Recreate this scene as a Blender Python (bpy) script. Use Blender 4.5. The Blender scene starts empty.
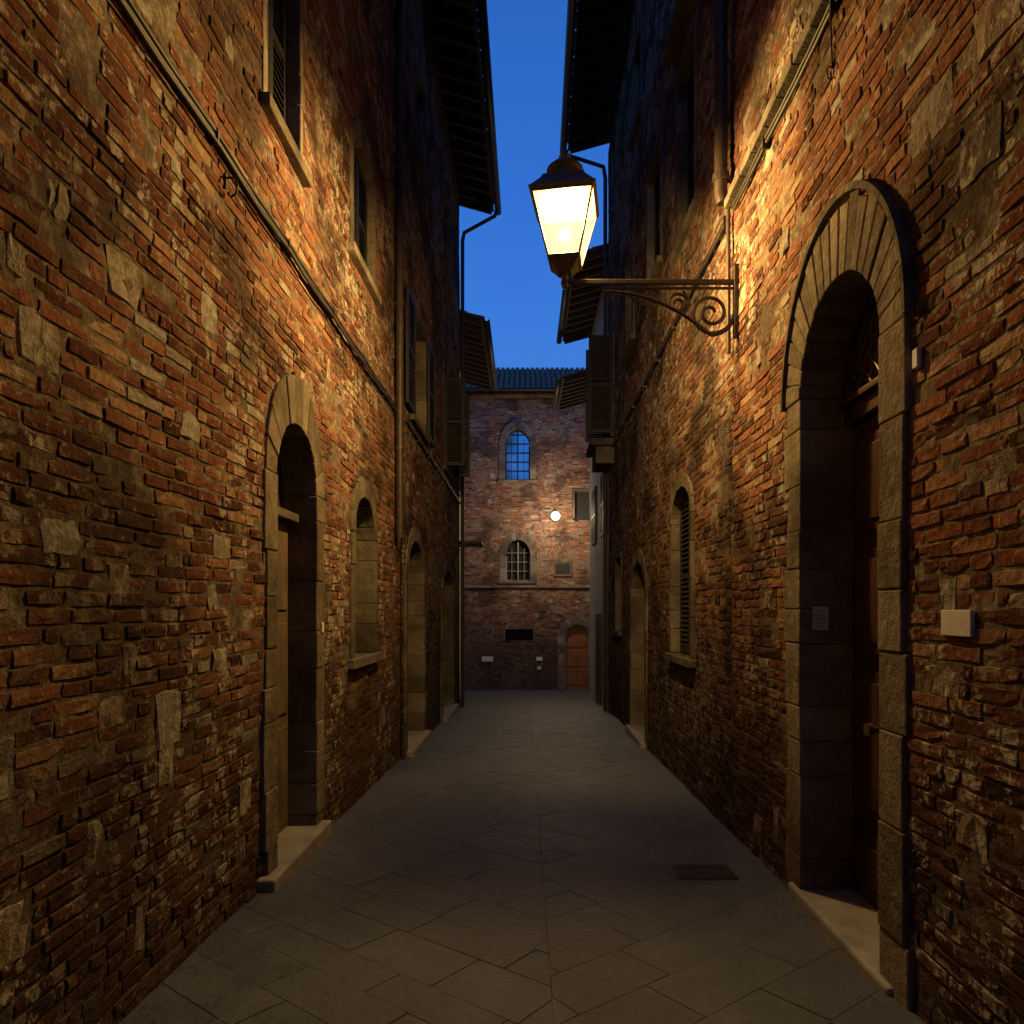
import bpy, bmesh, math, random
import numpy as np
from mathutils import noise, Vector
random.seed(7); rng=np.random.default_rng(11)
sc=bpy.context.scene
sc.view_settings.view_transform='Standard'
sc.view_settings.look='None'
sc.view_settings.exposure=0

# ------------------------------------------------------------------ materials
def newmat(name,diffuse=False):
    m=bpy.data.materials.new(name); m.use_nodes=True
    nt=m.node_tree; nt.nodes.clear()
    o=nt.nodes.new('ShaderNodeOutputMaterial'); b=nt.nodes.new('ShaderNodeBsdfDiffuse' if diffuse else 'ShaderNodeBsdfPrincipled')
    nt.links.new(b.outputs[0],o.inputs[0])
    return m,nt,b
def N(nt,t,**k):
    n=nt.nodes.new(t)
    for a,v in k.items(): setattr(n,a,v)
    return n
def L(nt,a,b): nt.links.new(a,b)
def pos(nt):
    return N(nt,'ShaderNodeNewGeometry').outputs['Position']
def attr(nt,n): return N(nt,'ShaderNodeAttribute',attribute_name=n).outputs['Fac']
def noi(nt,P,scale,detail=3,rough=.6):
    n=N(nt,'ShaderNodeTexNoise'); n.inputs['Scale'].default_value=scale; n.inputs['Detail'].default_value=detail; n.inputs['Roughness'].default_value=rough
    L(nt,P,n.inputs['Vector']); return n.outputs[0]
def ramp(nt,f,stops):
    r=N(nt,'ShaderNodeValToRGB'); e=r.color_ramp.elements
    while len(e)<len(stops): e.new(.5)
    for x,(p,c) in zip(e,stops):
        x.position=p; x.color=(c[0],c[1],c[2],1) if isinstance(c,(tuple,list)) else (c,c,c,1)
    L(nt,f,r.inputs[0]); return r.outputs[0]
def mix(nt,f,a,b,mode='MIX'):
    n=N(nt,'ShaderNodeMix',data_type='RGBA',blend_type=mode)
    for s,v in ((0,f),(6,a),(7,b)):
        if isinstance(v,(int,float)): n.inputs[s].default_value=v
        elif isinstance(v,tuple): n.inputs[s].default_value=(v[0],v[1],v[2],1)
        else: L(nt,v,n.inputs[s])
    return n.outputs[2]
def math_(nt,op,a,b):
    n=N(nt,'ShaderNodeMath',operation=op)
    for i,v in enumerate((a,b)):
        if isinstance(v,(int,float)): n.inputs[i].default_value=v
        else: L(nt,v,n.inputs[i])
    return n.outputs[0]
def bump(nt,b,h,strength=.5,dist=.01):
    n=N(nt,'ShaderNodeBump'); n.inputs['Strength'].default_value=strength; n.inputs['Distance'].default_value=dist
    L(nt,h,n.inputs['Height']); L(nt,n.outputs[0],b.inputs['Normal'])

def brick_mat(name,tint=(1,1,1),smear=.5):
    # attributes: rnd per-brick, typ stone, sm large-scale lime, gr soot plus painted shade low on the walls
    m,nt,b=newmat(name,True); P=pos(nt)
    f1=noi(nt,P,26,3,.75); f3=noi(nt,P,7,4,.75)
    v=math_(nt,'ADD',attr(nt,'rnd'),math_(nt,'MULTIPLY',math_(nt,'SUBTRACT',f1,.5),.8))
    c=ramp(nt,v,[(0,(.060,.033,.028)),(.22,(.13,.055,.040)),(.5,(.225,.092,.060)),(.78,(.30,.145,.088)),(1,(.40,.27,.18))])
    st=ramp(nt,f1,[(.25,(.17,.155,.13)),(.7,(.50,.46,.40))])
    c=mix(nt,attr(nt,'typ'),c,st)
    s=math_(nt,'MULTIPLY',ramp(nt,f3,[(.53,0),(.57,1)]),attr(nt,'sm'))
    s=math_(nt,'MAXIMUM',math_(nt,'MULTIPLY',s,smear),math_(nt,'MULTIPLY',ramp(nt,f1,[(.64,0),(.69,1)]),.6))
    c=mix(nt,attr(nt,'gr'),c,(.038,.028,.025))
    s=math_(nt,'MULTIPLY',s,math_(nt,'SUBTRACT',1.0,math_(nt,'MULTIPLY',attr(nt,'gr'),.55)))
    c=mix(nt,s,c,ramp(nt,f1,[(.35,(.27,.24,.20)),(.6,(.56,.52,.45))]))
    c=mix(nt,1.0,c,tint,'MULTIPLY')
    L(nt,c,b.inputs['Color'])
    bump(nt,b,f1,.9,.011)
    return m
def mortar_mat(name,tint=(1,1,1)):
    m,nt,b=newmat(name,True); P=pos(nt)
    f1=noi(nt,P,16,5,.8)
    c=ramp(nt,f1,[(.3,(.095,.070,.052)),(.5,(.19,.15,.115)),(.68,(.42,.37,.31))])
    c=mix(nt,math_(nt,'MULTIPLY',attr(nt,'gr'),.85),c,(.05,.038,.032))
    c=mix(nt,1.0,c,tint,'MULTIPLY')
    L(nt,c,b.inputs['Color'])
    bump(nt,b,f1,.9,.018)
    return m
def simple(name,c1,c2,scale=8,rough=.8,bs=.4,bd=.004,metal=0,spec=.4,bscale=None,detail=3):
    m,nt,b=newmat(name); P=pos(nt)
    f=noi(nt,P,scale,detail,.65)
    L(nt,ramp(nt,f,[(.3,c1),(.7,c2)]),b.inputs['Base Color'])
    b.inputs['Roughness'].default_value=rough; b.inputs['Metallic'].default_value=metal; b.inputs['Specular IOR Level'].default_value=spec
    if bs: bump(nt,b,noi(nt,P,bscale or scale*6,3,.7),bs,bd)
    return m
def stone_mat(name,c1,c2):
    m,nt,b=newmat(name,True); P=pos(nt)
    f=noi(nt,P,11,5,.75); g=noi(nt,P,1.8,2)
    c=ramp(nt,math_(nt,'ADD',f,math_(nt,'MULTIPLY',math_(nt,'SUBTRACT',attr(nt,'rnd'),.5),.4)),[(.25,c1),(.75,c2)])
    c=mix(nt,ramp(nt,g,[(.42,0),(.66,.7)]),c,(.065,.055,.045))
    L(nt,c,b.inputs['Color']); bump(nt,b,f,.8,.03)
    return m
def wood_mat(name,c1,c2,rough=.55):
    m,nt,b=newmat(name); P=pos(nt)
    mp=N(nt,'ShaderNodeMapping'); mp.inputs['Scale'].default_value=(30,30,1.5); L(nt,P,mp.inputs[0])
    f=noi(nt,mp.outputs[0],1.5,4,.7)
    c=ramp(nt,f,[(.3,c1),(.7,c2)])
    c=mix(nt,ramp(nt,noi(nt,P,4,2),[(.4,0),(.7,.6)]),c,tuple(x*.5 for x in c1))
    L(nt,c,b.inputs['Base Color']); b.inputs['Roughness'].default_value=rough
    bump(nt,b,f,.4,.003); return m
def pave_mat():
    m,nt,b=newmat('paving_stone'); P=pos(nt)
    f=noi(nt,P,5,4,.7); g=noi(nt,P,.9,2,.6); k=noi(nt,P,26,5,.8)
    v=math_(nt,'ADD',math_(nt,'MULTIPLY',attr(nt,'rnd'),.14),math_(nt,'MULTIPLY',f,.86))
    c=ramp(nt,v,[(.25,(.055,.062,.078)),(.5,(.085,.095,.115)),(.75,(.13,.142,.165))])
    c=mix(nt,ramp(nt,g,[(.4,0),(.65,.5)]),c,(.045,.050,.060))
    c=mix(nt,ramp(nt,k,[(.54,0),(.68,.45)]),c,(.18,.19,.205))
    L(nt,c,b.inputs['Base Color'])
    L(nt,ramp(nt,f,[(.3,.36),(.7,.62)]),b.inputs['Roughness'])
    b.inputs['Specular IOR Level'].default_value=.55
    bump(nt,b,math_(nt,'ADD',k,math_(nt,'MULTIPLY',f,2)),.8,.018)
    return m
def glow_glass(name,center,col,s_near,s_far,transp):
    m,nt,b=newmat(name); nt.nodes.remove(b)
    o=[n for n in nt.nodes if n.type=='OUTPUT_MATERIAL'][0]
    e=N(nt,'ShaderNodeEmission'); e.inputs[0].default_value=(*col,1)
    d=N(nt,'ShaderNodeVectorMath',operation='DISTANCE'); L(nt,pos(nt),d.inputs[0]); d.inputs[1].default_value=center
    mr=N(nt,'ShaderNodeMapRange'); mr.inputs['From Min'].default_value=.13; mr.inputs['From Max'].default_value=.34
    mr.inputs['To Min'].default_value=s_near; mr.inputs['To Max'].default_value=s_far
    L(nt,d.outputs['Value'],mr.inputs[0]); L(nt,mr.outputs[0],e.inputs[1])
    t=N(nt,'ShaderNodeBsdfTransparent'); t.inputs[0].default_value=(1,.93,.78,1)
    x=N(nt,'ShaderNodeMixShader'); x.inputs[0].default_value=transp
    L(nt,e.outputs[0],x.inputs[1]); L(nt,t.outputs[0],x.inputs[2]); L(nt,x.outputs[0],o.inputs[0])
    m.cycles.emission_sampling='NONE'
    return m
def emis(name,col,st):
    m,nt,b=newmat(name); nt.nodes.remove(b)
    o=[n for n in nt.nodes if n.type=='OUTPUT_MATERIAL'][0]
    e=N(nt,'ShaderNodeEmission'); e.inputs[0].default_value=(*col,1); e.inputs[1].default_value=st
    L(nt,e.outputs[0],o.inputs[0]); m.cycles.emission_sampling='NONE'
    return m

M_brick=brick_mat('brick_weathered',(1,1,1),.95)
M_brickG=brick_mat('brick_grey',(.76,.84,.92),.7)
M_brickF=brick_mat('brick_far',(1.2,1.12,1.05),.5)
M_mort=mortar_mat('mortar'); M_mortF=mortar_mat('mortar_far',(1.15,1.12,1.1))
M_stone=stone_mat('sandstone',(.14,.115,.09),(.33,.28,.22))
M_stoneD=stone_mat('sandstone_dark',(.11,.095,.08),(.24,.21,.17))
M_step=simple('step_stone',(.22,.21,.195),(.37,.35,.325),7,.7,.6,.006)
M_plaster=simple('plaster_cream',(.45,.40,.30),(.62,.56,.44),2.5,.9)
M_plasterB=simple('plaster_pale',(.38,.37,.35),(.52,.51,.48),2.5,.9)
M_doorD=wood_mat('door_dark_wood',(.045,.020,.014),(.10,.040,.025),.42)
M_doorT=wood_mat('door_tan_wood',(.12,.085,.055),(.22,.16,.105),.6)
M_doorR=wood_mat('door_red_wood',(.24,.085,.035),(.38,.15,.06),.5)
M_shut=wood_mat('shutter_paint',(.018,.016,.015),(.038,.032,.029),.6)
M_wood=wood_mat('rafter_wood',(.04,.03,.024),(.085,.06,.048),.8)
M_tile=simple('roof_tile',(.18,.085,.055),(.36,.18,.12),5,.9,bs=.5)
M_iron=simple('wrought_iron',(.03,.024,.018),(.075,.058,.042),25,.5,.5,.002,metal=.3)
M_cap=simple('lantern_metal',(.06,.05,.035),(.14,.115,.08),18,.5,.4,.002,metal=.3)
M_pipe=simple('downpipe_metal',(.045,.033,.028),(.09,.065,.05),10,.5,.3,.002,metal=.2)
M_cable=simple('cable_rubber',(.025,.022,.02),(.055,.047,.04),10,.6,.2,.002)
M_paper=simple('paper_white',(.62,.62,.60),(.78,.78,.76),14,.8,0)
M_dark=simple('dark_interior',(.012,.012,.012),(.02,.019,.018),5,.9,0)
M_ground=simple('ground_joint',(.042,.045,.05),(.072,.076,.084),12,.9,.6,.006)
M_pave=pave_mat()
M_glass,_nt,_b=newmat('window_glass'); _b.inputs['Base Color'].default_value=(.20,.30,.42,1); _b.inputs['Roughness'].default_value=.12; _b.inputs['Specular IOR Level'].default_value=1; _b.inputs['Metallic'].default_value=.85
M_fan=simple('fanlight_pane',(.10,.085,.06),(.18,.15,.11),9,.35,.2,.002)
M_frame=simple('window_frame_paint',(.20,.19,.17),(.32,.30,.28),10,.6,0)
LAMP=(1.0,.65,.23)
LX,LY,LZ=.32,5.60,4.64
M_lampglass=glow_glass('lantern_glass',(LX,LY,LZ),(1,.72,.30),3.6,.85,.5)
M_bulb=emis('lamp_bulb',(1,.88,.66),30)
M_bulb2=emis('sconce_bulb',(1,.82,.52),12)

# ------------------------------------------------------------------ helpers
def und(s,h):
    return .008*np.sin(s*1.3+h*.7)+.006*np.sin(h*1.9-s*.6+1)
def ML(s,h,d): return (-1.70+.006*s+d, s, h)
def MR(s,h,d): return (1.615+.015*s-d, s, h)
def MF(s,h,d): return (s, 26.0-d, h)
def MBk(s,h,d): return (s, -14.0+d, h)
def ML3(s,h,d): return (-1.95+d, s, h)
def MR3(s,h,d): return (1.90-d, s, h)
def MR4(s,h,d): return (2.30-d, s, h)
def gz(y):
    if y<0: return 0.0*y
    if y<15: return -.04*y
    if y<26: return -.6-.07*(y-15)
    return -1.37
def empty(name):
    e=bpy.data.objects.new(name,None); sc.collection.objects.link(e); return e
class MB:
    def __init__(s): s.v=[];s.f=[];s.m=[];s.r=[]
    def add(s,vs,fs,mi=0,r=None):
        o=len(s.v); s.v+=vs; s.f+=[tuple(i+o for i in f) for f in fs]; s.m+=[mi]*len(fs)
        s.r+=[random.random() if r is None else r]*len(vs)
    def prism(s,M,poly,d0,d1,mi=0):
        n=len(poly); vs=[M(a,b,d0) for a,b in poly]+[M(a,b,d1) for a,b in poly]
        fs=[tuple(range(n)),tuple(range(2*n-1,n-1,-1))]+[(i,i+n,(i+1)%n+n,(i+1)%n) for i in range(n)]
        s.add(vs,fs,mi)
    def box(s,M,s0,s1,h0,h1,d0,d1,mi=0): s.prism(M,[(s0,h0),(s1,h0),(s1,h1),(s0,h1)],d0,d1,mi)
    def hexa(s,p,mi=0):
        s.add(p,[(0,1,2,3),(7,6,5,4),(0,4,5,1),(1,5,6,2),(2,6,7,3),(3,7,4,0)],mi)
    def cyl(s,p0,p1,r0,r1=None,n=12,mi=0,cap=True):
        r1=r0 if r1 is None else r1
        a=Vector(p0);b=Vector(p1);z=(b-a).normalized(); x=z.orthogonal().normalized(); y=z.cross(x)
        vs=[]
        for c,r in((a,r0),(b,r1)):
            for i in range(n):
                t=2*math.pi*i/n; vs.append(tuple(c+x*r*math.cos(t)+y*r*math.sin(t)))
        fs=[(i,(i+1)%n,(i+1)%n+n,i+n) for i in range(n)]
        if cap: fs+=[tuple(range(n-1,-1,-1)),tuple(range(n,2*n))]
        s.add(vs,fs,mi)
    def obj(s,name,mats,parent=None,bevel=0,smooth=False):
        me=bpy.data.meshes.new(name); me.from_pydata(s.v,[],s.f)
        for m in mats: me.materials.append(m)
        me.polygons.foreach_set('material_index',s.m)
        at=me.attributes.new('rnd','FLOAT','POINT'); at.data.foreach_set('value',s.r)
        bm=bmesh.new(); bm.from_mesh(me); bmesh.ops.recalc_face_normals(bm,faces=bm.faces); bm.to_mesh(me); bm.free()
        if smooth: me.polygons.foreach_set('use_smooth',[True]*len(me.polygons))
        me.update()
        o=bpy.data.objects.new(name,me); sc.collection.objects.link(o)
        if parent: o.parent=parent
        if bevel:
            b=o.modifiers.new('bev','BEVEL'); b.width=bevel; b.segments=2; b.limit_method='ANGLE'
        return o

class Op:
    def __init__(s,s0,s1,h0,hs,top,kind='round',w=.2,wt=.25,recess=.35):
        s.s0,s.s1,s.h0,s.hs,s.top,s.kind,s.w,s.wt,s.rec=s0,s1,h0,hs,top,kind,w,wt,recess
        s.c=(s0+s1)/2; s.hw=(s1-s0)/2
    def prof(s,u):
        u=min(1,abs(u))
        if s.kind=='gothic': return (1-u**1.8)**.54
        return math.sqrt(max(0,1-u*u))
    def half(s,h,e):
        if h<s.h0-1e-6-(e if s.kind=='rect' else 0): return None
        if s.kind=='rect': return s.hw+e if h<s.top+e else None
        if h<=s.hs: return s.hw+e
        rise=s.top-s.hs+e*(s.wt/s.w); v=(h-s.hs)/rise
        if v>=1: return None
        if s.kind=='gothic': return (s.hw+e)*(1-v**(1/.54))**(1/1.8)
        return (s.hw+e)*math.sqrt(1-v*v)
    def arc(s,t,e=0):
        u=math.cos(t); ew=e*(s.wt/s.w)
        return (s.c+(s.hw+e)*u, s.hs+(s.top-s.hs+ew)*s.prof(u))

def surround(par,M,o,mat,proud=.03,n=13,name='stone_surround',bev=.008):
    mb=MB(); R=random.Random(int(o.s0*100)+int(o.h0*10))
    g=.0022
    for sgn in(-1,1):
        e=o.c+sgn*o.hw; h=o.h0
        top=o.hs if o.kind!='rect' else o.top
        while h<top-1e-3:
            dh=R.uniform(.2,.5)
            if h+dh>top-.15: dh=top-h
            w=o.w*R.uniform(.84,1.14); p=proud+R.uniform(-.008,.004)
            e0=e-sgn*R.uniform(0,.008); e1=e+sgn*w; j=lambda:R.uniform(-.004,.004)
            pl=[(e0,h+g),(e1+j(),h+g),(e1+j(),h+dh-g),(e0+j()*.5,h+dh-g)]
            mb.prism(M,pl,p,-o.rec)
            h+=dh
        mb.box(M,*sorted((e+sgn*.006,e+sgn*o.w*.80)),o.h0,top,proud-.010,-o.rec+.004,1)
    if o.kind=='rect':
        mb.box(M,o.s0-o.w,o.s1+o.w,o.top+g,o.top+o.w,proud+.002,-o.rec)
    else:
        for i in range(n):
            t0=math.pi*i/n; t1=math.pi*(i+1)/n; dt=.003/o.hw
            t0+=dt;t1-=dt; tm=(t0+t1)/2
            f=o.w*R.uniform(.93,1.07)
            mb.prism(M,[o.arc(t0),o.arc(tm),o.arc(t1),o.arc(t1,f),o.arc(tm,f),o.arc(t0,f)],proud+R.uniform(-.006,.005),-o.rec)
        k=24
        for i in range(k):
            t0=math.pi*i/k;t1=math.pi*(i+1)/k
            mb.prism(M,[o.arc(t0,.006),o.arc(t1,.006),o.arc(t1,o.w*.9),o.arc(t0,o.w*.9)],proud-.010,-o.rec+.004,1)
    return mb.obj(name,[mat,M_mort],par,bevel=bev)

def sstep(x,a,b):
    t=np.clip((x-a)/(b-a),0,1); return t*t*(3-2*t)
def fields(S,H,seed):
    S=S.ravel();H=H.ravel(); n=len(S); sm=np.empty(n);gr=np.empty(n)
    nf=noise.noise; ff=noise.fractal
    for i in range(n):
        a=S[i];b=H[i]
        sm[i]=nf((a*.8,b*.8,seed*1.37)); gr[i]=ff((a*1.1,b*1.1,seed*2.9+5),.7,2.1,4)
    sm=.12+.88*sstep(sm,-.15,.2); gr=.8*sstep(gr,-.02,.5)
    low=sstep(H+gr*.6,2.4,-.3)*.80   # splash / damp grime near the paving, deepened to paint in low-wall shade
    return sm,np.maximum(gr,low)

def wall(par,M,s0,s1,h0,h1,ops,bmat,mmat,blocks=(),seed=1,sign=1,fine=(9,6.5),cell=.04,course=.068,smearfn=.22):
    R=random.Random(seed)
    ns=int((s1-s0)/cell)+1; nh=int((h1-h0)/cell)+1
    S=np.linspace(s0,s1,ns); H=np.linspace(h0,h1,nh); SS,HH=np.meshgrid(S,H)
    D=und(SS,HH)
    nz=np.array([noise.noise((a*5,b*5,seed))+.6*noise.noise((a*13,b*13,seed)) for a,b in zip(SS.ravel(),HH.ravel())]).reshape(SS.shape)
    D=D+nz*.006
    if M is MF: V=np.stack([SS,26-D,HH],-1)
    else: V=np.stack([np.asarray(M(SS,HH,D)[0],float),SS,HH],-1)
    idx=np.arange(ns*nh).reshape(nh,ns)
    q=np.stack([idx[:-1,:-1],idx[:-1,1:],idx[1:,1:],idx[1:,:-1]],-1)
    cs=(S[:-1]+S[1:])/2; ch=(H[:-1]+H[1:])/2
    keep=np.ones(q.shape[:2],bool)
    for o in ops:
        for j,h in enumerate(ch):
            hw=o.half(h,.05)
            if hw: keep[j,np.abs(cs-o.c)<hw]=False
    q=q[keep]
    me=bpy.data.meshes.new('mortar_bed'); me.from_pydata(V.reshape(-1,3).tolist(),[],q.tolist()); me.materials.append(mmat)
    me.polygons.foreach_set('use_smooth',[True]*len(q))
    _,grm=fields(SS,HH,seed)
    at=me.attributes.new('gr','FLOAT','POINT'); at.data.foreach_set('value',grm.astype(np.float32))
    ob=bpy.data.objects.new('mortar_bed',me); sc.collection.objects.link(ob); ob.parent=par
    sets={True:[],False:[]}
    nrow=int((h1-h0)/course)
    for r in range(nrow):
        ha=h0+r*course; hb=ha+course; hc=(ha+hb)/2
        ex=[]
        for o in ops:
            hw=o.half(hc,o.w-.04)
            if hw: ex.append((o.c-hw,o.c+hw))
        for (bs,bh,bw,bht,ty) in blocks:
            if bh-bht/2<hc<bh+bht/2: ex.append((bs-bw/2,bs+bw/2))
        s=s0-R.uniform(0,.25)
        while s<s1:
            ln=R.choice((.28,.27,.29,.14,.26,.2,.17,.11,.23)); a=s+.004;b=s+ln-.004; s+=ln
            a=max(a,s0);b=min(b,s1)
            seg=[(a,b)]
            for e0,e1 in ex:
                ns_=[]
                for p,qq in seg:
                    if qq<=e0 or p>=e1: ns_.append((p,qq))
                    else:
                        if p<e0: ns_.append((p,e0))
                        if qq>e1: ns_.append((e1,qq))
                seg=ns_
            for p,qq in seg:
                if qq-p<.035: continue
                n1=noise.noise((p*.9,hc*.9,seed*3.1)); n2=noise.noise((p*3.1,hc*3.1,seed*1.7+9)); n3=noise.noise((p*1.4,hc*1.4,seed*2.7+40))
                fr=R.gauss(.0062,.0022)
                if n1*.6+n2>smearfn+.05: fr=R.gauss(.0028,.0026)
                if n3>.38: fr-=R.uniform(.002,.008)
                if R.random()<.02: continue
                if R.random()<.02: fr+=.004
                rd=min(1,max(0,R.gauss(.43,.20)))
                if R.random()<.06: rd=R.uniform(.8,1)
                ty=0
                if R.random()<.03: ty=R.uniform(.4,1)
                fn=(hc<fine[1] and p<fine[0])
                sets[fn].append((p,qq,ha+.004+R.uniform(0,.003),hb-.004-R.uniform(0,.003),fr,rd,ty,R.gauss(0,.0015)))
    for (bs,bh,bw,bht,ty) in blocks:
        sets[True].append((bs-bw/2+.008,bs+bw/2-.008,bh-bht/2+.004,bh+bht/2-.004,.006,R.random(),ty,0))
    for fn,lst in sets.items():
        if not lst: continue
        A=np.array(lst); n=len(A)
        sa,sb,ha,hb,fr,rd,ty,tl=A.T
        c=.0045
        if fn: U=[(0,0),(0,c),(.35,0),(.65,0),(1,-c),(1,0)]; W=[(0,0),(0,c),(.5,0),(1,-c),(1,0)]
        else: U=[(0,0),(0,c),(1,-c),(1,0)]; W=[(0,0),(0,c),(1,-c),(1,0)]
        nu,nw=len(U),len(W)
        big=np.where(hb-ha>.08,3.6,1.0)
        P=np.zeros((n,nw,nu,3))
        for j,(wv,wo) in enumerate(W):
            for i,(uv,uo) in enumerate(U):
                edge=i in(0,nu-1) or j in(0,nw-1)
                s_=sa+(sb-sa)*uv+uo; h_=ha+(hb-ha)*wv+wo
                if edge: d_=np.full(n,-.009)
                else:
                    d_=fr+rng.normal(0,.0013,n)*big+tl*(uv-.5)
                    if i in(1,nu-2) and j in(1,nw-2): d_=d_-np.abs(rng.normal(0,.0032,n))
                s_=s_+rng.normal(0,.003,n)*big; h_=h_+rng.normal(0,.0018,n)*big
                h_=h_+.010*np.sin(s_*.9+seed)+.004*np.sin(s_*2.7+h_*1.3)
                d_=d_+und(s_,h_)
                x=M(s_,h_,d_)
                P[:,j,i,0]=x[0];P[:,j,i,1]=x[1];P[:,j,i,2]=x[2]
        base=(np.arange(n)*nu*nw)[:,None,None]; k=np.arange(nu*nw).reshape(nw,nu)
        q=np.stack([k[:-1,:-1],k[:-1,1:],k[1:,1:],k[1:,:-1]],-1).reshape(-1,4)
        F=(q[None]+base).reshape(-1,4)
        if sign<0: F=F[:,::-1]
        nf=len(F); nm='brick_courses' if fn else 'brick_courses_upper'
        me=bpy.data.meshes.new(nm)
        me.vertices.add(n*nu*nw); me.vertices.foreach_set('co',P.reshape(-1))
        me.loops.add(nf*4); me.loops.foreach_set('vertex_index',F.reshape(-1).astype(np.int32))
        me.polygons.add(nf); me.polygons.foreach_set('loop_start',np.arange(0,nf*4,4,dtype=np.int32))
        me.update(calc_edges=True); me.validate()
        me.polygons.foreach_set('use_smooth',[False]*len(me.polygons))
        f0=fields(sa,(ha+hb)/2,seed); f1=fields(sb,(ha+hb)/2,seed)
        uu=np.array([min(1,max(0,u[0])) for u in U])
        def spread(a0,a1): return np.broadcast_to((a0[:,None]*(1-uu)+a1[:,None]*uu)[:,None,:],(n,nw,nu)).reshape(-1).astype(np.float32)
        rv=spread(rd,np.clip(rd+rng.normal(0,.07,n),0,1))
        k_=np.where(hb-ha>.08,.55,1.0)   # the odd stones stay paler than the soot and painted shade around them
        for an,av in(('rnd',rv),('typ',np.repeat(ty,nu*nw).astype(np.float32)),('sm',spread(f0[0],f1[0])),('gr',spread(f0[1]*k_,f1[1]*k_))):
            at=me.attributes.new(an,'FLOAT','POINT'); at.data.foreach_set('value',av)
        me.materials.append(bmat)
        ob=bpy.data.objects.new(nm,me); sc.collection.objects.link(ob); ob.parent=par

def shell(par,M,s0,s1,h0,h1,mat,depth=6,back=None):
    mb=MB()
    mb.box(M,s0+.005,s1-.005,h0,h1-.02,-.56,-depth)
    for s in((s0,s0+.12),(s1-.12,s1)): mb.box(M,s[0],s[1],h0,h1-.02,-.03,-.558)
    mb.box(M,s0+.125,s1-.125,h1-.15,h1-.025,-.03,-.557)
    if back is not None: mb.box(M,back,s0-.003,h0,h1-.02,0,-depth)
    mb.obj('masonry_core',[mat],par)

def eave(par,M,s0,s1,h,over,depth=5,slope=.28):
    mb=MB()
    def z(d): return h+slope*(over-d)
    mb.hexa([M(s0,z(over),over),M(s1,z(over),over),M(s1,z(-depth),-depth),M(s0,z(-depth),-depth),
             M(s0,z(over)+.05,over),M(s1,z(over)+.05,over),M(s1,z(-depth)+.05,-depth),M(s0,z(-depth)+.05,-depth)],0)
    n=int((s1-s0)/.42)
    for i in range(n+1):
        s=s0+.06+i*(s1-s0-.2)/n
        mb.hexa([M(s,z(over-.05)-.11,over-.05),M(s+.08,z(over-.05)-.11,over-.05),M(s+.08,z(-.1)-.11,-.1),M(s,z(-.1)-.11,-.1),
                 M(s,z(over-.05)-.002,over-.05),M(s+.08,z(over-.05)-.002,over-.05),M(s+.08,z(-.1)-.002,-.1),M(s,z(-.1)-.002,-.1)],0)
    mb.obj('eave_rafters',[M_wood],par)
    t=MB(); m=int((s1-s0)/.2)
    for i in range(m):
        s=s0+.1+i*.2
        dd=over+.05
        rows=max(6,int((dd+depth)/.42))
        for r in range(rows):
            da=dd-(dd+depth)*r/rows; db=dd-(dd+depth)*(r+1)/rows-.08
            vs=[]; jt=random.uniform(-.012,.012); ju=random.uniform(-.008,.012)
            for d,up in((da,.075+ju),(db,.055)):
                for a in range(6):
                    an=math.pi*a/5; rr=.085 if up>.06 else .075
                    vs.append(M(s+jt+rr*math.cos(an),z(d)+up+rr*.8*math.sin(an),d))
            t.add(vs,[(a,a+1,a+7,a+6) for a in range(5)],0)
    t.obj('roof_tiles',[M_tile],par,smooth=True)
    g=MB(); k=7
    vs=[]
    for s in(s0-.05,s1+.05):
        for a in range(k):
            an=math.pi+math.pi*a/(k-1); vs.append(M(s,h+.03+.07*math.sin(an),over+.10+.07*math.cos(an)))
    g.add(vs,[(a,a+1,a+k+1,a+k) for a in range(k-1)],0)
    go=g.obj('gutter',[M_pipe],par,smooth=True); so=go.modifiers.new('s','SOLIDIFY'); so.thickness=.008

def louvre(mb,M,s0,s1,h0,h1,d,th=.035,sp=.055):
    w=.05
    mb.box(M,s0,s0+w,h0,h1,d,d+th); mb.box(M,s1-w,s1,h0,h1,d,d+th)
    mid=(h0+h1)/2
    for a,b in((h0,h0+.07),(h1-.07,h1),(mid-.03,mid+.03)): mb.box(M,s0+w+.001,s1-w-.001,a,b,d+.001,d+th-.001)
    h=h0+.08
    while h<h1-.09:
        if not(mid-.075<h<mid+.03):
            a,b=s0+w-.005,s1-w+.005
            mb.hexa([M(a,h,d+th-.003),M(b,h,d+th-.003),M(b,h+.035,d+.003),M(a,h+.035,d+.003),
                     M(a,h+.008,d+th-.003),M(b,h+.008,d+th-.003),M(b,h+.043,d+.003),M(a,h+.043,d+.003)])
        h+=sp
def shutter_window(par,M,o,sill=True,mat=M_stone,proud=.025,open_=False):
    surround(par,M,o,mat,proud=proud,n=9,name='window_surround')
    mb=MB(); d=-min(.12,o.rec-.04)
    if not open_:
        tp=(o.top if o.kind=='rect' else o.hs+.75*(o.top-o.hs))
        louvre(mb,M,o.s0+.005,o.c-.004,o.h0+.01,tp,d)
        louvre(mb,M,o.c+.004,o.s1-.005,o.h0+.01,tp,d)
        mb.obj('shutters',[M_shut],par)
    k=MB(); k.box(M,o.s0-.08,o.s1+.08,o.h0-.08,o.top+.1,-o.rec-.002,-o.rec-.03); k.obj('window_back',[M_dark],par)
    if sill:
        s=MB(); s.box(M,o.s0-o.w-.04,o.s1+o.w+.04,o.h0-.09,o.h0-.005,.075,-o.rec); s.obj('sill',[mat],par,bevel=.008)
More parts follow.
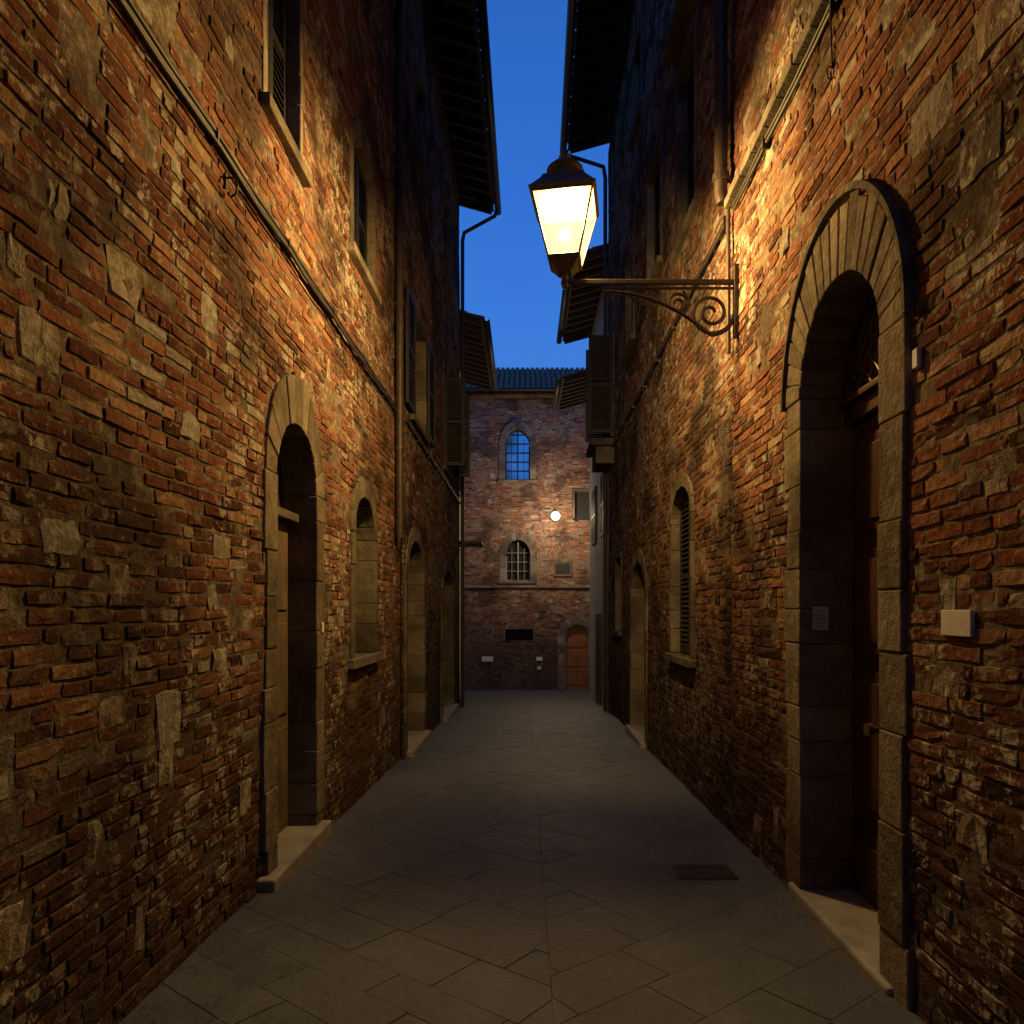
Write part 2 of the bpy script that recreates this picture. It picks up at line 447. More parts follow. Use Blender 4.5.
def pipe(name,pts,r,mat,par=None,radii=None):
    cu=bpy.data.curves.new(name,'CURVE'); cu.dimensions='3D'; cu.bevel_depth=r; cu.bevel_resolution=3; cu.use_fill_caps=True
    sp=cu.splines.new('POLY'); sp.points.add(len(pts)-1)
    for i,(p,c) in enumerate(zip(sp.points,pts)):
        p.co=(*c,1)
        if radii: p.radius=radii[i]
    cu.materials.append(mat)
    o=bpy.data.objects.new(name,cu); sc.collection.objects.link(o)
    if par: o.parent=par
    return o

# ------------------------------------------------------------------ ground
g=MB(); ys=[-60,-10,-1,0]+[i*1.0 for i in range(1,27)]+[40,120]
vs=[];fs=[]
for y in ys: vs+=[(-90,y,gz(y)-.0045),(90,y,gz(y)-.0045)]
fs=[(2*i,2*i+1,2*i+3,2*i+2) for i in range(len(ys)-1)]
g.add(vs,fs); g.obj('ground',[M_ground])
def clip(poly,a,b,c):
    out=[]
    for i in range(len(poly)):
        p=poly[i];q=poly[(i+1)%len(poly)]; fp=a*p[0]+b*p[1]+c; fq=a*q[0]+b*q[1]+c
        if fp>=0: out.append(p)
        if (fp>=0)!=(fq>=0):
            t=fp/(fp-fq); out.append((p[0]+t*(q[0]-p[0]),p[1]+t*(q[1]-p[1])))
    return out
pv=MB(); XC=.12; R=random.Random(5)
def slabs(ymin,ymax,xmax):
    for sgn in(-1,1):
        ax,ay=sgn*math.cos(.66),math.sin(.66); bx,by=-ay*sgn,abs(ax)
        v=-40.0
        while v<45:
            W=R.choice((.26,.30,.22,.34)); u=-40+R.uniform(0,.6)
            while u<45:
                Ln=R.uniform(.45,1.0)
                cx=XC+ax*(u+Ln/2)+bx*(v+W/2); cy=ay*(u+Ln/2)+by*(v+W/2)
                if ymin-.8<cy<ymax+.8 and -.8<(cx-XC)*sgn<xmax+.8:
                    poly=[(XC+ax*a+bx*b,ay*a+by*b) for a,b in((u,v),(u+Ln,v),(u+Ln,v+W),(u,v+W))]
                    poly=clip(poly,sgn,0,-sgn*XC)
                    if poly: poly=clip(poly,0,1,-ymin)
                    if poly: poly=clip(poly,0,-1,ymax)
                    if poly: poly=clip(poly,-sgn,0,xmax+sgn*XC)
                    if len(poly)>=3:
                        mx=sum(p[0] for p in poly)/len(poly); my=sum(p[1] for p in poly)/len(poly)
                        dz=R.uniform(-.0006,.001); tx=R.uniform(-.003,.003); ty=R.uniform(-.003,.003)
                        def ring(e,zo):
                            o=[]
                            for p in poly:
                                dx,dy=p[0]-mx,p[1]-my; l=math.hypot(dx,dy)+1e-6; k=max(.2,(l-e)/l)
                                x=mx+dx*k;y=my+dy*k; o.append((x,y,gz(y)+zo+dz+tx*dx+ty*dy))
                            return o
                        n=len(poly)
                        pv.add(ring(.0010,-.010)+ring(.005,0),[(i,(i+1)%n,(i+1)%n+n,i+n) for i in range(n)]+[tuple(range(n,2*n))],0,R.random())
                u+=Ln
            v+=W
slabs(-1,21,2.25); slabs(21,26,7)
pv.obj('street_paving',[M_pave])

# ------------------------------------------------------------------ LEFT building 1
def rblocks(seed,s0,s1,h0,h1,n,ops,prev=(),gap=.35,wm=1):
    R=random.Random(seed); out=list(prev); t=0; n+=len(out)
    while len(out)<n and t<4000:
        t+=1
        s=R.uniform(s0,s1); k=R.choice((1,1,2,2,3)); h=h0+.068*int(R.uniform(0,(h1-h0)/.068)); w=R.uniform(.09,.22)*wm; ht=.068*k
        if k==1: w*=1.3
        if any(o.half(h,o.w+.2) and abs(s-o.c)<o.half(h,o.w+.2) for o in ops): continue
        if any(abs(s-b[0])<gap and abs(h-b[1])<.27 for b in out): continue
        out.append((s,h+ht/2,w,ht,R.uniform(.55,1)))
    return out
B=empty('brick_building')
oD=Op(4.65,5.52,-.32,2.50,2.94,'round',.20,.36,.24)
oW=Op(6.75,7.6,1.14,2.35,2.75,'round',.14,.2,.22)
oU1=Op(4.5,5.15,4.86,0,6.4,'rect',.07,.07,.2)
oU2=Op(6.7,7.55,5.05,6.0,6.25,'round',.13,.25,.12)
oU3=Op(2.0,2.8,4.9,0,6.4,'rect',.12,.12,.2)
LO=[oD,oW,oU1,oU2,oU3]
blocks=[(2.94,3.0,.24,.20,.8),(3.3,1.1,.24,.27,1),(2.53,3.1,.13,.14,.9)]
blocks=rblocks(31,2.2,4.3,-.1,2.2,30,LO,blocks,gap=.25)
blocks=rblocks(4,2.2,9,-.2,9,60,LO,blocks)
wall(B,ML,-5,9.2,-.9,10.2,LO,M_brick,M_mort,blocks,seed=3,sign=1)
shell(B,ML,-5,9.2,-1.5,10.2,M_stoneD,back=-14); eave(B,ML,-14,9.2,10.0,.7)
surround(B,ML,oD,M_stone,n=11); surround(B,ML,oW,M_stoneD,n=9,name='window_surround')
k=MB(); k.box(ML,oW.s0-.06,oW.s1+.06,oW.h0,oW.top+.05,-.222,-.28); k.obj('window_infill',[M_stoneD],B)
k=MB(); k.box(ML,oW.s0-.2,oW.s1+.2,oW.h0-.1,oW.h0-.004,.07,-.2); k.obj('window_sill',[M_stoneD],B,bevel=.01)
shutter_window(B,ML,oU1); shutter_window(B,ML,oU2); shutter_window(B,ML,oU3)
k=MB()
k.box(ML,4.6,5.6,-.4,2.28,-.20,-.30)
for a,b in((4.70,5.06),(5.11,5.47)):
    for h0,h1 in((-.05,.7),(.8,1.5),(1.6,2.2)):
        k.box(ML,a,b,h0,h1,-.185,-.1995)
k.obj('door_leaf',[M_doorT],B,bevel=.006)
k=MB(); k.box(ML,4.66,5.51,2.285,2.35,-.11,-.28); k.obj('door_lintel',[M_stoneD],B,bevel=.006)
k=MB(); k.box(ML,4.6,5.6,2.355,3.0,-.242,-.3); k.obj('door_tympanum',[M_dark],B)
k=MB(); k.box(ML,4.40,5.68,-.6,-.10,.10,-.43); k.obj('door_step',[M_step],B,bevel=.015)

# LEFT building 2
B2=empty('brick_building')
ops=[Op(9.5,11.0,-.75,2.0,2.6,'round',.16,.22,.35),Op(13.4,15.3,-.9,1.8,2.4,'round',.16,.2,.3),
 Op(9.9,11.2,4.35,0,5.9,'rect',.1,.1,.2),Op(13.6,14.6,4.4,0,6.1,'rect',.1,.1,.2),Op(10.3,11.1,8.3,0,9.7,'rect',.1,.1,.2),Op(13.5,14.6,8.3,0,9.8,'rect',.1,.1,.2)]
def ML2(s,h,d): return ML(s,h,d+.03)
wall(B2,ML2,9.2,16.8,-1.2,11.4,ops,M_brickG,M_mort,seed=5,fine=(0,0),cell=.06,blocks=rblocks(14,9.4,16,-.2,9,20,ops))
shell(B2,ML2,9.2,16.8,-1.6,11.4,M_stoneD); eave(B2,ML2,9.7,16.9,11.2,.82)
for i,o in enumerate(ops):
    if i<2:
        surround(B2,ML2,o,M_stoneD,n=11)
        k=MB(); k.box(ML2,o.s0-.05,o.s1+.05,o.h0-.5,o.top+.05,-o.rec-.002,-o.rec-.06)
        for a in(.06,.53):
            for h0,h1 in((.2,.9),(1.0,1.7),(1.8,2.5)): k.box(ML2,o.s0+a*2*o.hw,o.s0+(a+.41)*2*o.hw,o.h0+h0,o.h0+h1,-o.rec+.02,-o.rec-.001)
        k.obj('door_leaf',[M_doorD],B2,bevel=.006)
        k=MB(); k.box(ML2,o.s0-.1,o.s1+.1,o.h0-.6,gz(o.s0)+.08,.12,-.3); k.obj('door_step',[M_step],B2,bevel=.01)
    else: shutter_window(B2,ML2,o,sill=True,mat=M_stoneD,open_=(i in(2,3)))
k=MB()
for sx in(13.55,14.7):
    louvre(k,lambda s,h,d,sx=sx: ML2(sx+d,h,s),.03,.42,4.4,6.1,0)
louvre(k,ML2,9.25,9.88,4.35,5.9,.04); louvre(k,ML2,11.22,11.85,4.35,5.9,.04)
k.obj('open_shutters',[M_shut],B2)

# LEFT building 3 (plaster)
B3=empty('plaster_building')
k=MB(); k.box(ML3,16.85,22,-2,8.75,0,-6); k.obj('walls',[M_plaster],B3)
eave(B3,ML3,16.9,22.1,8.6,.92)
k=MB()
for s in(18,20.3):
    louvre(k,ML3,s,s+.5,5.0,6.6,.01); louvre(k,ML3,s+.5,s+1,5.0,6.6,.01)
k.obj('shutters',[M_shut],B3)
k=MB(); k.box(ML3,18.4,19.4,-1.6,1.3,.002,.05); k.obj('door_leaf',[M_doorD],B3)
k=MB(); k.box(ML3,17.0,18.0,3.22,3.28,.01,.9); k.cyl(ML3(17.1,3.22,.02),ML3(17.1,2.9,.02),.02); k.cyl(ML3(17.1,2.9,.02),ML3(17.1,3.22,.7),.012); k.obj('door_canopy',[M_iron],B3)

# ------------------------------------------------------------------ RIGHT building 1
C=empty('brick_building')
oR=Op(3.25,4.22,-.28,2.87,3.36,'round',.235,.37,.34)
oRU=Op(3.2,4.1,5.6,0,7.3,'rect',.12,.12,.2)
blocks=[(2.86,3.62,.3,.20,.6),(2.55,3.3,.25,.2,.5),(2.45,3.7,.26,.2,.45),(2.75,4.2,.26,.2,.6)]+rblocks(9,2.3,5.6,-.1,8,34,[oR,oRU,Op(2.4,3,3,3.5,4.4,'rect',.1,.1,.1)])
wall(C,MR,-5,5.72,-.7,11.4,[oR,oRU],M_brick,M_mort,blocks,seed=8,sign=-1)
shell(C,MR,-5,5.72,-1.4,11.4,M_stoneD,back=-14); eave(C,MR,-14,5.7,11.6,.85)
surround(C,MR,oR,M_stone,proud=.026,n=19); shutter_window(C,MR,oRU)
k=MB(); n=26
for i in range(n):
    t0=math.pi*i/n;t1=math.pi*(i+1)/n
    k.prism(MR,[oR.arc(t0,.246),oR.arc(t1,.246),oR.arc(t1,.270),oR.arc(t0,.270)],.045,-.01)
k.obj('hood_moulding',[M_stoneD],C)
k=MB(); D0=-.30
k.box(MR,3.1,4.3,-.3,2.70,D0,-.40)
for a,b in((3.28,3.71),(3.76,4.19)):
    for h0,h1 in((-.02,.32),(.42,1.25),(1.35,1.95),(2.05,2.60)):
        k.box(MR,a,b,h0,h1,D0+.018,D0+.0005)
        k.box(MR,a+.06,b-.06,h0+.06,h1-.06,D0+.032,D0+.0185)
k.box(MR,3.715,3.755,-.1,2.69,D0+.04,D0+.0007)
k.obj('door_leaf',[M_doorD],C,bevel=.007)
k=MB(); k.box(MR,3.255,4.215,2.705,2.80,D0+.06,-.339); k.box(MR,3.255,4.215,2.805,2.84,D0+.10,-.339); k.obj('transom',[M_doorD],C,bevel=.006)
k=MB(); k.box(MR,3.1,4.35,2.8,3.5,-.345,-.4); k.box(MR,3.26,4.21,2.842,2.87,-.24,-.26)
k.obj('fanlight_frame',[M_doorD],C)
k=MB(); pts=[oR.arc(math.pi*i/20,-.004) for i in range(21)]; pts=[(a,max(b,2.872)) for a,b in pts]
k.prism(MR,pts,-.262,-.27); k.obj('fanlight_glass',[M_fan],C)
k=MB(); rr=.016
def fl(a,b): k.cyl(MR(a[0],a[1],-.235),MR(b[0],b[1],-.235),rr*.6,n=6)
for i in range(-6,14):
    for sg in(1,-1):
        p=None
        for j in range(13):
            h=2.86+j*.042; s=3.25+i*.12+sg*(h-2.86)*.9+(0 if sg>0 else .4)
            hw=oR.half(h,0)
            ok=hw and abs(s-oR.c)<hw
            if ok and p: fl(p,(s,h))
            p=(s,h) if ok else None
k.obj('fanlight_grille',[M_iron],C)
k=MB(); k.cyl(MR(3.80,.95,D0+.03),MR(3.80,.95,D0+.09),.018); k.cyl(MR(3.80,.95,D0+.09),MR(3.80,.95,D0+.12),.035); k.obj('door_knob',[M_cap],C)
k=MB(); k.box(MR,3.12,4.36,-.6,-.085,.05,-.335); k.obj('door_step',[M_step],C,bevel=.02)
k=MB(); s=-5
while s<5.6:
    k.box(MR,s+.003,min(5.7,s+.27)-.003,4.86,4.93,.085+random.uniform(-.004,.004),-.01); s+=.27
k.obj('string_course',[M_stoneD],C,bevel=.006)

# RIGHT building 2
C2=empty('brick_building')
ops=[Op(7.2,8.25,1.1,2.6,2.95,'round',.10,.15,.22),Op(10.2,11.7,-.75,1.8,2.35,'round',.16,.2,.3),
 Op(7.05,7.85,5.65,0,7.5,'rect',.14,.14,.2),Op(9.0,10.0,6.1,0,7.7,'rect',.1,.1,.2),Op(11.5,12.4,6.1,0,7.6,'rect',.1,.1,.2),
 Op(7.1,7.9,9.3,0,10.6,'rect',.1,.1,.2),Op(10.6,11.5,9.3,0,10.6,'rect',.1,.1,.2),Op(14.45,15.15,5.25,0,7.2,'rect',.1,.1,.2),Op(13.2,14.0,1.2,0,2.6,'rect',.1,.1,.2)]
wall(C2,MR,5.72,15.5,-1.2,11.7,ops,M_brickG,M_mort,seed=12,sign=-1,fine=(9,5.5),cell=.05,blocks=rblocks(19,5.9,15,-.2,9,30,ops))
shell(C2,MR,5.72,15.5,-1.6,11.7,M_stoneD); eave(C2,MR,5.75,15.5,11.75,.9)
for i,o in enumerate(ops):
    if i==1:
        surround(C2,MR,o,M_stoneD,n=11)
        k=MB(); k.box(MR,o.s0-.05,o.s1+.05,o.h0-.5,o.top+.05,-o.rec-.002,-o.rec-.06)
        for a in(.06,.53):
            for h0,h1 in((.2,.9),(1.0,1.7),(1.8,2.4)): k.box(MR,o.s0+a*2*o.hw,o.s0+(a+.41)*2*o.hw,o.h0+h0,o.h0+h1,-o.rec+.02,-o.rec-.001)
        k.obj('door_leaf',[M_doorD],C2,bevel=.006)
        k=MB(); k.box(MR,o.s0-.1,o.s1+.1,o.h0-.6,gz(o.s0)+.08,.10,-.28); k.obj('door_step',[M_step],C2,bevel=.01)
    else:
        shutter_window(C2,MR,o,mat=M_stoneD,open_=(i==7))
k=MB()
k.box(MR,6.8,8.1,7.86,7.95,.16,-.02); k.box(MR,6.85,8.05,7.78,7.858,.10,-.02)
k.box(MR,6.9,7.02,7.6,7.778,.08,-.02);k.box(MR,7.88,8.0,7.6,7.778,.08,-.02)
k.obj('window_cornice',[M_stoneD],C2,bevel=.01)
k=MB()
for sx in(14.38,15.2): louvre(k,lambda s,h,d,sx=sx: MR(sx+d,h,s),.03,.52,5.25,7.25,0)
k.obj('open_shutters',[M_shut],C2)
k=MB(); k.box(MR,14.2,15.4,4.95,5.10,.5,-.02); k.box(MR,14.3,15.3,4.6,4.948,.38,-.02); k.obj('window_corbel',[M_stoneD],C2,bevel=.02)

# RIGHT 3 and 4
C3=empty('plaster_building')
k=MB(); k.box(MR3,15.52,20.5,-2,9.5,0,-6); k.obj('walls',[M_plasterB],C3); eave(C3,MR3,15.55,20.5,9.45,.8)
k=MB()
for s in(16.3,18.6):
    for h0,h1 in((3.4,4.9),(6.6,8.1)):
        louvre(k,MR3,s,s+.48,h0,h1,.01); louvre(k,MR3,s+.49,s+.97,h0,h1,.01)
k.obj('shutters',[M_shut],C3)
k=MB(); k.box(MR3,17.4,18.4,-1.6,1.5,.003,.05); k.obj('door_leaf',[M_doorD],C3)
C4=empty('brick_building')
k=MB(); k.box(MR4,20.52,23.6,-2,8.55,0,-6); k.obj('walls',[M_stoneD],C4); eave(C4,MR4,20.6,23.6,8.4,1.2)

# unseen building added behind the viewpoint to block low sky light
D=empty('sky_blocker_building')
k=MB(); k.box(MBk,-9,9,-.5,9.0,0,-6); k.obj('walls',[M_stoneD],D); eave(D,MBk,-9,9,8.9,.6)
for s0 in(-4.5,-.5,3.2):
    for h0 in(1.0,4.6):
        k=MB(); louvre(k,MBk,s0,s0+.47,h0,h0+1.6,.03); louvre(k,MBk,s0+.48,s0+.95,h0,h0+1.6,.03); k.obj('shutters',[M_shut],D)
        k=MB(); k.box(MBk,s0-.1,s0+1.05,h0-.12,h0-.02,.1,-.01); k.obj('sill',[M_stone],D)

# ------------------------------------------------------------------ FAR building
Fb=empty('brick_palazzo')
fo=[Op(-.74,.19,6.43,7.7,8.35,'gothic',.24,.30,.25),Op(-.72,.20,2.68,3.6,4.2,'round',.24,.30,.25),
    Op(1.52,2.36,-1.4,.65,1.05,'round',.30,.32,.2),Op(1.85,2.4,5.0,0,6.0,'rect',.1,.1,.2),Op(-.75,.3,.45,0,.88,'rect',.06,.06,.15),
    Op(-4.2,-3.3,6.43,7.7,8.35,'gothic',.24,.30,.25),Op(-4.2,-3.3,2.68,3.6,4.2,'round',.24,.30,.25),Op(4.0,4.9,6.43,7.7,8.35,'gothic',.24,.30,.25)]
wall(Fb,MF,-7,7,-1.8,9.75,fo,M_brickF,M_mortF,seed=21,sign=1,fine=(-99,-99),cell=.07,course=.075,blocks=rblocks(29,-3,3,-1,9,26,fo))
shell(Fb,MF,-7,7,-2,9.75,M_stoneD); eave(Fb,MF,-7,7,9.6,.45,depth=2.2,slope=.62)
for i,o in enumerate(fo):
    surround(Fb,MF,o,M_stone,n=11,proud=.04)
    k=MB(); mat=M_doorR if i==2 else (M_shut if i==3 else (M_dark if i in(4,1,6) else M_glass))
    k.box(MF,o.s0-.04,o.s1+.04,o.h0-.05,o.top+.04,-o.rec+.06 if i==2 else -o.rec-.002,-o.rec-.06); k.obj('door_leaf' if i==2 else 'window_pane',[mat],Fb)
    if i in(0,1,5,6,7):
        k=MB()
        k.box(MF,o.c-.025,o.c+.025,o.h0,o.top,-.14,-.2)
        h=o.h0+.02
        while h<o.top-.15:
            hw=o.half(h,0); k.box(MF,o.c-hw,o.c+hw,h,h+.022,-.15,-.19); h+=.34
        for e in(-1,1):
            k.box(MF,*sorted((o.c+e*(o.hw-.05),o.c+e*o.hw)),o.h0,o.hs,-.14,-.2)
            k.box(MF,o.c+e*o.hw*.5-.010,o.c+e*o.hw*.5+.010,o.h0,o.hs+.3,-.155,-.185)
        k.obj('window_frame',[M_frame if i!=0 else M_shut],Fb)
        k=MB(); k.box(MF,o.s0-.25,o.s1+.25,o.h0-.1,o.h0-.004,.09,-.2); k.obj('sill',[M_stone],Fb,bevel=.01)
    if i==2:
        k=MB()
        for a,b in((1.56,1.92),(1.96,2.32)):
            for h0,h1 in((-1.2,-.6),(-.5,.1),(.2,.6)): k.box(MF,a,b,h0,h1,-.115,-.1395)
        k.obj('door_panels',[M_doorR],Fb,bevel=.01)
k=MB(); k.box(MF,-7,7,2.42,2.52,.08,-.01); k.box(MF,-7,7,9.5,9.6,.12,-.01)
k.obj('string_course',[M_stone],Fb,bevel=.01)

# ------------------------------------------------------------------ lantern
Lm=empty('street_lantern')
rot=math.radians(-9)
def sq(r,z,c=math.sqrt(2)):
    return [(LX+r*c*math.cos(rot+math.pi/4+i*math.pi/2),LY+r*c*math.sin(rot+math.pi/4+i*math.pi/2),z) for i in range(4)]
def frust(mb,r0,z0,r1,z1,mi=0):
    mb.add(sq(r0,z0)+sq(r1,z1),[(i,(i+1)%4,(i+1)%4+4,i+4) for i in range(4)]+[(3,2,1,0),(4,5,6,7)],mi)
zb,zt=4.39,4.84; rb,rt=.12,.235
k=MB(); k.add(sq(rb-.004,zb)+sq(rt-.004,zt),[(i,(i+1)%4,(i+1)%4+4,i+4) for i in range(4)]); k.obj('glass_panes',[M_lampglass],Lm)
k=MB()
for a,b in zip(sq(rb,zb-.01),sq(rt,zt+.01)): k.cyl(a,b,.010,n=6)
for r,z in((rb,zb),(rt,zt)):
    q=sq(r,z)
    for i in range(4): k.cyl(q[i],q[(i+1)%4],.010,n=6)
frust(k,.242,4.842,.262,4.875); frust(k,.252,4.876,.175,4.975); frust(k,.175,4.976,.160,5.01)
frust(k,.117,zb-.03,.132,zb-.005); frust(k,.05,zb-.11,.11,zb-.031)
k.obj('frame_and_cap',[M_cap],Lm,bevel=.004)
k=MB()
prof=[(.158,5.011),(.16,5.025),(.135,5.035),(.128,5.085),(.150,5.10),(.145,5.12),(.095,5.165),(.05,5.19),(.035,5.20),(.05,5.225),(.03,5.255),(0.004,5.28)]
for (r0,z0),(r1,z1) in zip(prof,prof[1:]): k.cyl((LX,LY,z0),(LX,LY,z1),r0,r1,n=20,cap=False)
k.cyl((LX,LY,4.215),(LX,LY,4.30),.028,n=12); k.cyl((LX,LY,4.17),(LX,LY,4.215),.02,.035,n=12)
k.obj('chimney_finial',[M_cap],Lm,smooth=True)
bm=bmesh.new(); bmesh.ops.create_uvsphere(bm,u_segments=16,v_segments=10,radius=.045)
me=bpy.data.meshes.new('bulb'); bm.to_mesh(me); bm.free(); me.materials.append(M_bulb)
o=bpy.data.objects.new('bulb',me); o.location=(LX,LY,4.60); sc.collection.objects.link(o); o.parent=Lm
k=MB()
wx=MR(LY,0,0)[0]
k.hexa([(LX-.03,LY-.018,4.205),(wx,LY-.018,4.205),(wx,LY+.018,4.205),(LX-.03,LY+.018,4.205),(LX-.03,LY-.018,4.24),(wx,LY-.018,4.24),(wx,LY+.018,4.24),(LX-.03,LY+.018,4.24)])
k.hexa([(LX+.28,LY-.012,4.165),(wx,LY-.012,4.165),(wx,LY+.012,4.165),(LX+.28,LY+.012,4.165),(LX+.28,LY-.012,4.182),(wx,LY-.012,4.182),(wx,LY+.012,4.182),(LX+.28,LY+.012,4.182)])
k.box(MR,LY-.03,LY+.03,3.78,4.36,.03,-.01)
k.obj('bracket_arm',[M_iron],Lm,bevel=.003)
def spiral(cx,cz,r0,r1,a0,turns,n=60):
    return [(cx+(r0+(r1-r0)*i/n)*math.cos(a0+turns*2*math.pi*i/n),LY,cz+(r0+(r1-r0)*i/n)*math.sin(a0+turns*2*math.pi*i/n)) for i in range(n+1)]
pipe('scroll_big',spiral(wx-.21,3.975,.175,.03,-.3,-1.9,90),.014,M_iron,Lm)
brace=[]
for i in range(50):
    t=i/49; brace.append((LX+.30+(wx-.21-LX-.30)*t,LY,4.15-.35*t**2.1))
pipe('brace',brace,.015,M_iron,Lm)
pipe('brace_foot',[(wx-.21+.18*math.sin(a*.1),LY,3.80+.18*(1-math.cos(a*.1))*.9) for a in range(0,16)],.015,M_iron,Lm)
pipe('scroll_mid',spiral(wx-.48,4.05,.095,.02,-1.0,1.7,60),.012,M_iron,Lm)
pipe('scroll_mid2',spiral(wx-.66,4.10,.058,.015,2.6,-1.5,50),.010,M_iron,Lm)
pipe('scroll_small',spiral(LX+.36,4.125,.045,.01,2.0,1.5,40),.009,M_iron,Lm)
pipe('link',[(wx-.375,LY,4.03),(wx-.40,LY,4.10),(wx-.43,LY,4.15)],.010,M_iron,Lm)
pipe('leaf_a',[(wx-.73,LY,4.08),(wx-.78,LY,4.05),(wx-.82,LY,4.07),(wx-.86,LY,4.11),(wx-.90,LY,4.13)],.008,M_iron,Lm)
ld=bpy.data.lights.new('lamp_light','POINT'); ld.energy=1080; ld.color=LAMP; ld.shadow_soft_size=.08
lo=bpy.data.objects.new('lamp_light',ld); lo.location=(LX,LY,4.745); sc.collection.objects.link(lo); lo.parent=Lm

W=empty('wall_lamp')
k=MB(); k.box(MF,1.05,1.17,5.15,5.35,.03,0); k.cyl(MF(1.11,5.28,.02),MF(1.11,5.28,.55),.015); k.cyl(MF(1.11,5.28,.55),MF(1.11,5.15,.55),.02)
k.obj('bracket',[M_iron],W)
bm=bmesh.new(); bmesh.ops.create_uvsphere(bm,u_segments=16,v_segments=10,radius=.16)
me=bpy.data.meshes.new('globe'); bm.to_mesh(me); bm.free(); me.materials.append(M_bulb2)
o=bpy.data.objects.new('globe',me); o.location=MF(1.11,5.02,.55); sc.collection.objects.link(o); o.parent=W
ld=bpy.data.lights.new('lamp_light','POINT'); ld.energy=230; ld.color=(1,.74,.44); ld.shadow_soft_size=.2
lo=bpy.data.objects.new('wall_lamp_light',ld); lo.location=MF(1.11,4.85,1.9); sc.collection.objects.link(lo); lo.parent=W

# ------------------------------------------------------------------ pipes, cables, small things
P=empty('downpipe')
pipe('pipe',[ML(8.75,10.0,.08),ML(8.75,2.5,.08)],.05,M_pipe,P)
k=MB()
for h in(3.6,5.4,7.2,9.0): k.cyl(ML(8.75,h,.08),ML(8.75,h+.05,.08),.06,n=14); k.box(ML,8.73,8.77,h,h+.04,.08,-.02)
k.obj('brackets',[M_pipe],P)
P=empty('downpipe')
pipe('pipe',[MR(5.72,11.6,.10),MR(5.72,5.0,.10),MR(5.72,4.93,.08)],.055,M_pipe,P)
k=MB()
for h in(5.1,6.6,8.2,9.8): k.cyl(MR(5.72,h,.10),MR(5.72,h+.06,.10),.068,n=14); k.box(MR,5.70,5.74,h,h+.04,.08,-.02)
k.obj('brackets',[M_pipe],P)
pipe('conduit',[MR(5.72,4.95,.04),MR(5.73,3.7,.035)],.018,M_pipe,P)
P=empty('downpipe')
pipe('pipe',[ML2(16.7,11.15,.9),ML2(16.7,11.0,.85),ML2(16.7,10.6,.12),ML2(16.7,10.4,.08),ML2(16.7,-1.0,.08)],.045,M_pipe,P)
P=empty('downpipe')
pipe('pipe',[MR(15.4,11.7,.95),MR(15.4,11.6,.9),MR(15.4,11.35,.12),MR(15.4,11.1,.08),MR(15.4,-1.0,.08)],.045,M_pipe,P)

def cable(name,M,s0,s1,h,ds,seed):
    E=empty(name); R=random.Random(seed)
    for j,(dh,r) in enumerate(ds):
        pts=[]; s=s0
        while s<=s1:
            ph=((s-s0)%1.1)/1.1; sag=-.012*(1+j*.4)*math.sin(math.pi*ph)
            pts.append(M(s,h(s)+dh+sag+R.uniform(-.002,.002),.035+.008*j+R.uniform(-.002,.002))); s+=.11
        pipe('cable',pts,r,M_cable,E)
    k=MB(); s=s0
    while s<s1:
        k.box(M,s-.008,s+.008,h(s)-.04,h(s)+.045,.06,-.01); s+=1.1
    k.obj('clips',[M_iron],E)
cable('wall_cable',ML,-4,9.1,lambda s:4.10,[(0,.015),(.032,.012),(-.028,.010)],1)
cable('wall_cable',ML2,9.25,16.7,lambda s:4.13,[(0,.015),(.03,.01)],2)
cable('wall_cable',MR,-4,5.6,lambda s:4.80,[(0,.012),(.03,.009)],3)
cable('wall_cable',MR,5.8,15.4,lambda s:4.82+.05*(s-5.8)*.3,[(0,.015),(.03,.01)],4)
def hook(M,s,h,k=1):
    E=empty('iron_hook')
    pipe('hook',[M(s,h+.02*k,-.01),M(s,h+.02*k,.09*k),M(s,h-.03*k,.11*k),M(s,h-.10*k,.10*k),M(s,h-.12*k,.06*k),M(s,h-.09*k,.04*k)],.009*k,M_iron,E)
    pipe('plate',[M(s,h-.06*k,.015),M(s,h+.06*k,.015)],.012*k,M_iron,E)
hook(ML,3.88,3.98,.75); hook(MR,3.75,4.50,.5)
pipe('cable_drop',[MR(3.74,4.80,.04),MR(3.75,4.65,.03),MR(3.75,4.5,.025)],.005,M_cable,bpy.data.objects['wall_cable.002'])

def plaque(name,M,s0,s1,h0,h1,d=.03,mat=M_paper):
    k=MB(); k.box(M,s0,s1,h0,h1,d,d-.02); return k.obj(name,[mat],bevel=.003)
plaque('house_number_plaque',MR,2.57,2.76,1.50,1.60,.018)
plaque('house_number_plaque',MR,2.93,2.97,2.62,2.70,.018)
k=MB(); x0=MR(4.22,0,0)[0]
k.add([(x0+.05,4.205,1.48),(x0+.145,4.205,1.48),(x0+.145,4.205,1.62),(x0+.05,4.205,1.62),(x0+.05,4.2065,1.48),(x0+.145,4.2065,1.48),(x0+.145,4.2065,1.62),(x0+.05,4.2065,1.62)],
 [(0,1,2,3),(7,6,5,4),(0,4,5,1),(1,5,6,2),(2,6,7,3),(3,7,4,0)])
for i in range(7):
    z=1.60-i*.016; w=.06 if i%3 else .075
    k.add([(x0+.06,4.2035,z),(x0+.06+w,4.2035,z),(x0+.06+w,4.2035,z-.004),(x0+.06,4.2035,z-.004)],[(0,1,2,3)],1)
k.obj('paper_notice',[M_paper,M_stoneD])
plaque('door_bell_plate',ML,5.60,5.65,1.42,1.50,.045)
plaque('wall_notice',MF,-1.60,-1.18,-.30,-.12,.09); plaque('wall_notice',MF,.42,.65,-.28,-.14,.04); plaque('wall_notice',MF,.45,.6,-.6,-.5,.04)
